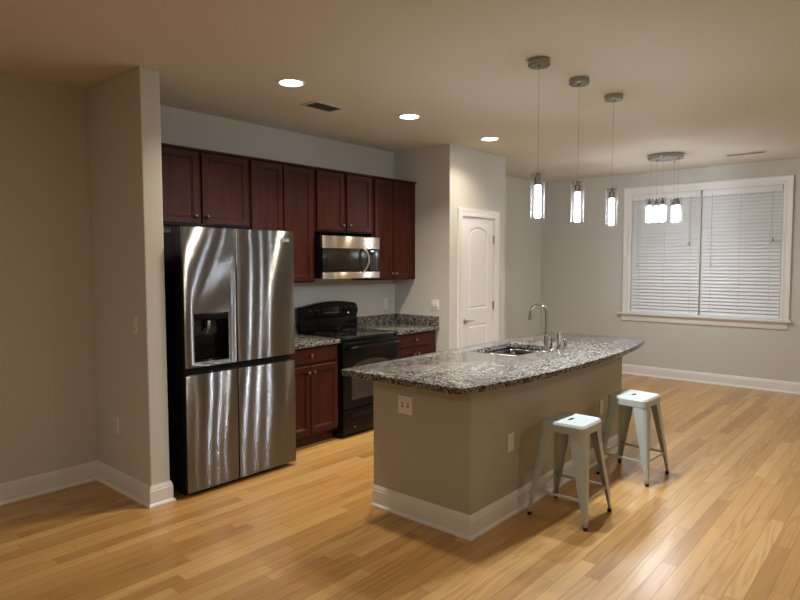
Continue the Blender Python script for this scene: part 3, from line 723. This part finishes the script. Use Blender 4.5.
# faucet set along the seating side of the sink
FYY = -2.425
t = thing('faucet', 'tall chrome gooseneck faucet behind the island sink', 'faucet', (-1.02, FYY, 0.9145))
fx = -1.02
bm = nb(); lathe(bm, [(0.027, 0), (0.027, 0.006), (0.021, 0.012), (0.017, 0.05), (0.019, 0.08), (0.015, 0.10), (0.016, 0.125), (0.0125, 0.13)], 20, Matrix.Translation((fx, FYY, 0.9145))); obj('faucet_base', bm, 'chrome', t)
pts = [(fx, FYY, 1.04), (fx, FYY, 1.12), (fx, FYY, 1.208)]
for i in range(1, 13):
    a = PI*i/12*0.97; pts.append((fx-0.02*(1-math.cos(a))/2, FYY+0.062*(1-math.cos(a)), 1.208+0.066*math.sin(a)))
pts.append((fx-0.02, FYY+0.125, 1.185))
bm = nb(); tube(bm, pts, [0.0115]*(len(pts)-1)+[0.0115], 12); sp_ = obj('spout', bm, 'chrome', t)
bm = nb(); lathe(bm, [(0.0125, 0.02), (0.014, 0.0), (0.017, -0.018), (0.017, -0.024), (0.010, -0.0245)], 14, Matrix.Translation((fx-0.02, FYY+0.125, 1.178))); obj('aerator', bm, 'chrome', sp_)
t = thing('faucet_lever', 'chrome lever valve standing right next to the gooseneck faucet', 'faucet handle', (-0.91, FYY, 0.9145))
bm = nb(); lathe(bm, [(0.026, 0), (0.026, 0.006), (0.020, 0.012), (0.019, 0.06), (0.022, 0.075), (0.018, 0.09), (0.006, 0.095)], 18, Matrix.Translation((-0.91, FYY, 0.9145))); obj('valve_body', bm, 'chrome', t)
bm = nb(); tube(bm, [(-0.91, FYY, 1.005), (-0.935, FYY+0.02, 1.025), (-0.965, FYY+0.045, 1.037)], [0.008, 0.007, 0.006], 10); tube(bm, [(-0.91, FYY, 0.99), (-0.91, FYY, 1.012)], 0.012, 12); obj('lever', bm, 'chrome', t)
t = thing('side_sprayer', 'chrome pull-out side sprayer standing third in the faucet row', 'sprayer', (-0.805, FYY, 0.9145))
bm = nb(); lathe(bm, [(0.025, 0), (0.025, 0.006), (0.019, 0.015), (0.016, 0.045)], 18, Matrix.Translation((-0.805, FYY, 0.9145))); obj('sprayer_holder', bm, 'chrome', t)
bm = nb(); lathe(bm, [(0.014, 0.0455), (0.016, 0.08), (0.021, 0.115), (0.022, 0.135), (0.014, 0.142)], 18, Matrix.Translation((-0.805, FYY, 0.9145)))
tube(bm, [(-0.805, FYY, 1.045), (-0.83, FYY+0.018, 1.048), (-0.84, FYY+0.026, 1.045)], [0.010, 0.009, 0.007], 8); obj('spray_head', bm, 'chrome', t)
t = thing('soap_dispenser', 'short chrome soap dispenser at the right end of the faucet row', 'soap dispenser', (-0.70, FYY, 0.9145))
bm = nb(); lathe(bm, [(0.021, 0), (0.021, 0.006), (0.014, 0.012), (0.011, 0.04)], 16, Matrix.Translation((-0.70, FYY, 0.9145))); obj('dispenser_base', bm, 'chrome', t)
bm = nb(); lathe(bm, [(0.012, 0.0405), (0.017, 0.046), (0.017, 0.064), (0.008, 0.070)], 16, Matrix.Translation((-0.70, FYY, 0.9145)))
tube(bm, [(-0.70, FYY, 0.970), (-0.70, FYY+0.045, 0.972), (-0.70, FYY+0.055, 0.962)], 0.006, 8); obj('pump_head', bm, 'chrome', t)

# ------------------------------------------------------------------ switches and outlets
def plate(kind, label, pos, face, gangs=1, style='outlet', grp=None):
    """face: 'x-' faces -X, 'y-' faces -Y"""
    t = thing(kind, label, 'outlet' if style == 'outlet' else 'switch', pos, grp)
    w = 0.035+0.0455*(gangs-1)/2; h = 0.0575
    def put(bm, u0, u1, d0, d1, z0, z1, bev=0.0):
        x, y, z = pos
        if face == 'x-': box(bm, x-d1, x-d0, y+u0, y+u1, z+z0, z+z1, bev)
        else: box(bm, x+u0, x+u1, y-d1, y-d0, z+z0, z+z1, bev)
    bm = nb(); put(bm, -w, w, 0.0006, 0.0062, -h, h, 0.0022); obj('cover_plate', bm, 'plate', t)
    for g_ in range(gangs):
        c = (g_-(gangs-1)/2)*0.0455
        if style == 'outlet':
            for zz in (-0.0195, 0.0195):
                bm = nb(); put(bm, c-0.0165, c+0.0165, 0.0064, 0.0082, zz-0.0135, zz+0.0135, 0.0007); r_ = obj('receptacle', bm, 'plate', t)
                bm = nb()
                put(bm, c-0.0080, c-0.0055, 0.0083, 0.0086, zz-0.003, zz+0.006); put(bm, c+0.0055, c+0.0080, 0.0083, 0.0086, zz-0.003, zz+0.006); put(bm, c-0.0025, c+0.0025, 0.0083, 0.0086, zz-0.010, zz-0.006)
                obj('slots', bm, 'slot', r_, smooth=False)
        elif style == 'toggle':
            bm = nb(); put(bm, c-0.008, c+0.008, 0.0064, 0.007, -0.016, 0.016); fr_ = obj('toggle_frame', bm, 'grey', t)
            bm = nb(); put(bm, c-0.0045, c+0.0045, 0.0072, 0.017, -0.003, 0.011, 0.001); obj('toggle', bm, 'plate', fr_)
            for zz in (-0.03, 0.03):
                bm = nb(); put(bm, c-0.0025, c+0.0025, 0.0064, 0.0072, zz-0.0025, zz+0.0025); obj('screw', bm, 'plate', fr_)
        else:
            bm = nb(); put(bm, c-0.0165, c+0.0165, 0.0064, 0.0095, -0.033, 0.033, 0.0008); rk = obj('rocker', bm, 'plate', t)
            bm = nb(); put(bm, c-0.010, c+0.010, 0.0096, 0.0102, -0.0285, -0.0245); obj('rocker_mark', bm, 'slot', rk)
    return t
plate('light_switch', 'white rocker switch on the stub wall left of the refrigerator', (SX0, -0.657, 1.185), 'x-', 1, 'rocker')
plate('wall_outlet', 'white outlet low on the stub wall left of the refrigerator', (SX0, -0.339, 0.462), 'x-')
plate('light_switch', 'white double rocker switch on the pantry side wall above the counter', (0.0, -0.579, 1.136), 'x-', 2, 'rocker')
plate('wall_outlet', 'white outlet on the back wall above the corner counter', (-0.158, 0.0, 1.134), 'y-')
plate('light_switch', 'white double toggle switch on the near end of the island', (IX0, -2.159, 0.708), 'x-', 2, 'toggle')
plate('wall_outlet', 'white outlet on the long island side, left of the nearer stool', (-1.90, IY0, 0.467), 'y-')
plate('wall_outlet', 'white outlet on the long island side, between the two stools', (-0.502, IY0, 0.437), 'y-')

# ------------------------------------------------------------------ bar stools
def make_stool():
    t = thing('bar_stool', '', 'stool', (0, 0, 0), 'metal bar stools at the island')
    sh, st, hs = 0.145, 0.198, 0.61
    # seat: rounded square with skirt, dished top and a hand slot
    bm = nb(); slot = rrect(-0.036, 0.036, -0.011, 0.011, 0.0105, 4)
    outer0 = rrect(-sh, sh, -sh, sh, 0.038, 6)
    b2 = bmesh.new(); es = []
    ins = rrect(-sh+0.020, sh-0.020, -sh+0.020, sh-0.020, 0.028, 6)
    for lp in (ins, slot):
        v_ = [b2.verts.new((u, v, hs-0.004)) for u, v in lp]; es += [b2.edges.new((v_[i], v_[(i+1) % len(v_)])) for i in range(len(v_))]
    bmesh.ops.triangle_fill(b2, use_beauty=True, edges=es); merge(bm, b2)
    L_ = lambda s_, r, z: [(u, v, z) for u, v in rrect(-s_, s_, -s_, s_, r, 6)]
    loops = [L_(sh-0.020, 0.028, hs-0.004), L_(sh-0.013, 0.031, hs-0.001), L_(sh-0.006, 0.034, hs-0.002), L_(sh-0.001, 0.037, hs-0.008), L_(sh+0.004, 0.040, hs-0.018), L_(sh+0.004, 0.040, hs-0.062), L_(sh+0.002, 0.038, hs-0.062), L_(sh+0.001, 0.037, hs-0.020), L_(sh-0.006, 0.033, hs-0.010)]
    b2 = bmesh.new(); R_ = [[b2.verts.new(p) for p in l] for l in loops]
    for a, b_ in zip(R_, R_[1:]):
        k = len(a)
        for i in range(k): b2.faces.new((a[i], a[(i+1) % k], b_[(i+1) % k], b_[i]))
    merge(bm, b2)
    # slot lip going down
    b2 = bmesh.new(); A = [b2.verts.new((u, v, hs-0.004)) for u, v in slot]; B = [b2.verts.new((u, v, hs-0.016)) for u, v in slot]
    for i in range(len(A)): b2.faces.new((A[i], A[(i+1) % len(A)], B[(i+1) % len(A)], B[i]))
    merge(bm, b2)
    bmesh.ops.remove_doubles(bm, verts=bm.verts, dist=1e-5); bmesh.ops.recalc_face_normals(bm, faces=bm.faces)
    seat = obj('seat', bm, 'stool', t, angle=0.33)
    md_ = seat.modifiers.new('solid', 'SOLIDIFY'); md_.thickness = 0.0015; md_.offset = -1
    bm = nb()
    for a in (PI/4, -PI/4):
        b2 = bmesh.new(); box(b2, -0.165, 0.165, -0.010, 0.010, hs-0.072, hs-0.066); merge(bm, b2, Matrix.Rotation(a, 4, 'Z'))
    obj('seat_brace', bm, 'rubber', t)
    # legs: tapered V channel of folded sheet, outer edge rounded, flaring to the feet
    for sx, sy in ((1, 1), (-1, 1), (-1, -1), (1, -1)):
        b2 = bmesh.new(); rings = []
        zs = [hs-0.035, hs-0.062, hs-0.10, 0.45, 0.30, 0.17, 0.145, 0.10, 0.05, 0.022]
        for z in zs:
            f = (hs-0.062-z)/(hs-0.062)
            c = sh+0.001+(st-sh-0.001)*f          # corner position
            w = 0.092-0.066*min(1, f/0.93)
            if z < 0.16: w *= 0.92
            r = min(0.046-0.036*max(f, 0), w*0.7)
            sec = [(c-w, c)]
            for i in range(6):
                a = PI/2*(1-i/5); sec.append((c-r+r*math.cos(a), c-r+r*math.sin(a)))
            sec.append((c, c-w))
            # turned in lips
            sec = [(c-w+0.004, c-0.010)]+sec+[(c-0.010, c-w+0.004)]
            rings.append([b2.verts.new((u*sx, v*sy, z)) for u, v in sec])
        for a, b_ in zip(rings, rings[1:]):
            for i in range(len(a)-1): b2.faces.new((a[i], a[i+1], b_[i+1], b_[i]))
        bmesh.ops.recalc_face_normals(b2, faces=b2.faces)
        # embossed rib along the lower front edge
        bm = nb(); merge(bm, b2)
        ribp = []
        for z in (0.30, 0.27, 0.20, 0.12, 0.085):
            f = (hs-0.062-z)/(hs-0.062); c = sh+0.002+(st-sh-0.002)*f; r = 0.293*(0.046-0.036*f)-0.0005
            ribp.append(((c-r)*sx, (c-r)*sy, z))
        tube(bm, ribp, [0.001, 0.004, 0.005, 0.005, 0.001], 8)
        lg = obj('leg', bm, 'stool', t, angle=0.9)
        md_ = lg.modifiers.new('solid', 'SOLIDIFY'); md_.thickness = 0.002; md_.offset = 0
        c = st
        bm = nb(); prism(bm, [(u*sx, v*sy) for u, v in rrect(c-0.026, c-0.001, c-0.026, c-0.001, 0.010)], 'z', 0.0005, 0.022, bev=0.004); obj('foot_cap', bm, 'rubber', lg)
    # stretchers low down between neighbouring legs
    zb = 0.165; f = (hs-zb)/hs; c = sh+(st-sh)*f-0.012
    P = [(c, c), (-c, c), (-c, -c), (c, -c)]
    for i in range(4):
        a, b_ = P[i], P[(i+1) % 4]; bm = nb()
        if a[1] == b_[1]: box(bm, -c+0.006, c-0.006, a[1]-0.003, a[1]+0.003, zb-0.009, zb+0.009, 0.002)
        else: box(bm, a[0]-0.003, a[0]+0.003, -c+0.006, c-0.006, zb-0.009, zb+0.009, 0.002)
        obj('stretcher', bm, 'stool', t)
    return t
s0 = make_stool()
s0.location = (-1.626, -2.917, 0); s0.rotation_euler = (0, 0, math.radians(0.5)); s0['label'] = 'pale grey metal stool nearer the camera, at the near half of the island'
dup(s0, (-0.648, -2.958, 0), math.radians(-3.5), 'pale grey metal stool farther from the camera, at the far half of the island')

# ------------------------------------------------------------------ pendants
def pendant(label, x, y):
    zt, zb = 2.160, 1.866
    t = thing('pendant_lamp', label, 'pendant lamp', (x, y, zb), 'pendant lamps over the island')
    bm = nb(); lathe(bm, [(0.066, H-0.0005), (0.068, H-0.003), (0.068, H-0.034), (0.064, H-0.038), (0.012, H-0.039), (0.008, H-0.048)], 12, Matrix.Translation((x, y, 0))); obj('canopy', bm, 'canopy', t, angle=0.3)
    bm = nb(); tube(bm, [(x, y, zt-0.03), (x, y, H-0.042)], 0.0010, 6); obj('cable', bm, 'cable', t)
    lamp_unit(t, x, y, zt, zb, 'tube')
    return t
def lamp(parent, loc, size, watts, col, spread):
    l = bpy.data.lights.new('lamp_light', 'AREA'); l.shape = 'DISK'; l.size = size; l.energy = watts; l.color = col; l.spread = math.radians(spread)
    o = bpy.data.objects.new('lamp_light', l); COL.objects.link(o); o.parent = parent; o.location = Vector(loc)-Vector(rroot(parent).location)
    return o
def lamp_unit(t, x, y, zt, zb, tm):
    Tm = Matrix.Translation((x, y, 0))
    bm = nb(); lathe(bm, [(0.004, zt-0.012), (0.010, zt-0.016), (0.010, zt-0.040), (0.0105, zt-0.041), (0.0205, zt-0.042), (0.0215, zt-0.044), (0.0215, zt-0.092), (0.016, zt-0.096)], 20, Tm)
    for a in (0, 2*PI/3, 4*PI/3): tube(bm, [(x+0.012*math.cos(a), y+0.012*math.sin(a), zt-0.026), (x+0.0405*math.cos(a), y+0.0405*math.sin(a), zt-0.026)], 0.0035, 6)
    obj('socket', bm, 'canopy', t, angle=0.4)
    bm = nb(); lathe(bm, [(0.018, zt-0.097), (0.0185, zt-0.104), (0.019, zb+0.012), (0.016, zb+0.004)], 18, Tm); obj('lit_tube', bm, tm, t)
    lamp(t, (x, y, zb+0.001), 0.04, PEND_W if tm == 'tube' else CHAND_W, COOL, 170)
    bm = nb(); lathe(bm, [(0.0385, zb), (0.0425, zb), (0.0425, zt), (0.0385, zt), (0.0385, zb)], 28, Tm, cap=False); obj('glass_cylinder', bm, 'glass', t)
pendant('nearest of the three single pendant lamps over the island', -1.754, -2.735)
pendant('middle one of the three single pendant lamps over the island', -1.229, -2.754)
pendant('farthest of the three single pendant lamps over the island', -0.683, -2.773)

cx_, cy_ = 2.20, -2.24
t = thing('chandelier', 'round chrome ceiling fixture with five hanging glass tubes before the window', 'chandelier', (cx_, cy_, 2.05))
bm = nb(); lathe(bm, [(0.188, H-0.0005), (0.195, H-0.004), (0.195, H-0.040), (0.188, H-0.046), (0.004, H-0.047)], 40, Matrix.Translation((cx_, cy_, 0))); obj('canopy', bm, 'canopy', t, angle=0.4)
rtx = Vector((math.cos(yaw), -math.sin(yaw))); fwx = Vector((math.sin(yaw), math.cos(yaw)))
for pu, dep, dz in ((649.3, -0.03, 0.0), (655.9, 0.115, 0.012), (662.0, -0.165, -0.003), (673.3, 0.16, 0.012), (677.3, -0.06, 0.004)):
    lat = (pu-400)*(7.07+dep)/608.5-264.2*7.07/608.5   # spread round the canopy ring
    px, py = cx_+rtx.x*lat+fwx.x*dep, cy_+rtx.y*lat+fwx.y*dep
    zt, zb = 2.337+dz, 2.051+dz
    bm = nb(); tube(bm, [(px, py, zt-0.03), (px, py, H-0.045)], 0.0010, 6)
    lathe(bm, [(0.012, H-0.047), (0.010, H-0.058), (0.003, H-0.060)], 10, Matrix.Translation((px, py, 0))); dpt = obj('drop_cable', bm, 'cable', t)
    lamp_unit(dpt, px, py, zt, zb, 'tube2')

# ------------------------------------------------------------------ ceiling lights and vents
def can(label, x, y, watts=CAN_W, col=WARM, spread=130, grp='recessed ceiling lights'):
    t = thing('ceiling_light', label, 'ceiling light', (x, y, H-0.012), grp)
    bm = nb(); lathe(bm, [(0.098, H-0.0005), (0.096, H-0.005), (0.086, H-0.009), (0.078, H-0.006), (0.078, H-0.0005)], 36, Matrix.Translation((x, y, 0)), cap=False); obj('trim_ring', bm, 'trim', t)
    bm = nb(); lathe(bm, [(0.0775, H-0.003), (0.070, H-0.006), (0.02, H-0.0075)], 36, Matrix.Translation((x, y, 0))); obj('lens', bm, 'can', t)
    lamp(t, (x, y, H-0.0095), 0.14, watts, col, spread)
can('nearest lit round ceiling light, in front of the refrigerator', -2.461, -1.232)
can('middle lit round ceiling light, in front of the microwave', -1.188, -1.220)
can('farthest lit round ceiling light, by the pantry door', 0.055, -1.224, CAN_W*0.45)
for i, (x, y) in enumerate(((-6.9, -3.0), (-6.4, -5.8), (-1.5, -6.0), (1.8, -5.6))):
    can(['lit round ceiling light out of view, left of the camera', 'lit round ceiling light out of view, behind the camera', 'lit round ceiling light out of view, right of the camera', 'lit round ceiling light out of view, by the far right wall'][i], x, y, LIVING_W*(1.35, 0.8, 0.65, 0.65)[i], LIVING, 176)
def vent(label, x, y, sx, sy, along):
    t = thing('ceiling_vent', label, 'vent', (x, y, H-0.01), 'ceiling vents')
    bm = nb(); x0, x1, y0, y1 = x-sx/2, x+sx/2, y-sy/2, y+sy/2; r = 0.022
    prism(bm, [(x0, y0), (x1, y0), (x1, y1), (x0, y1)], 'z', H-0.008, H-0.0005, holes=[[(x0+r, y0+r), (x1-r, y0+r), (x1-r, y1-r), (x0+r, y1-r)]]); obj('vent_frame', bm, 'vent', t, smooth=False)
    bm = nb(); box(bm, x0+r, x1-r, y0+r, y1-r, H-0.002, H-0.0006); obj('vent_shade_sheet', bm, 'ventshade', t, smooth=False)  # flat dark sheet, paints the shade of the opening behind the louvres
    bm = nb(); n = 9
    for i in range(n):
        if along == 'x':
            yy = y0+r+(sy-2*r)*(i+0.5)/n; b2 = bmesh.new(); box(b2, x0+r, x1-r, -0.006, 0.006, -0.0006, 0.0006); merge(bm, b2, Matrix.Translation((0, yy, H-0.0065)) @ Matrix.Rotation(0.5, 4, 'X'))
        else:
            xx = x0+r+(sx-2*r)*(i+0.5)/n; b2 = bmesh.new(); box(b2, -0.005, 0.005, y0+r, y1-r, -0.0006, 0.0006); merge(bm, b2, Matrix.Translation((xx, 0, H-0.0065)) @ Matrix.Rotation(0.5, 4, 'Y'))
    if along == 'x': box(bm, x-0.006, x+0.006, y0+r, y1-r, H-0.009, H-0.003)
    else: box(bm, x0+r, x1-r, y-0.006, y+0.006, H-0.009, H-0.003)
    obj('louvres', bm, 'louvre', t, smooth=False)
vent('ceiling vent over the kitchen, beside the nearest ceiling light', -1.885, -0.915, 0.31, 0.19, 'x')
vent('long slim ceiling vent in front of the window', 2.69, -2.955, 0.13, 0.42, 'y')
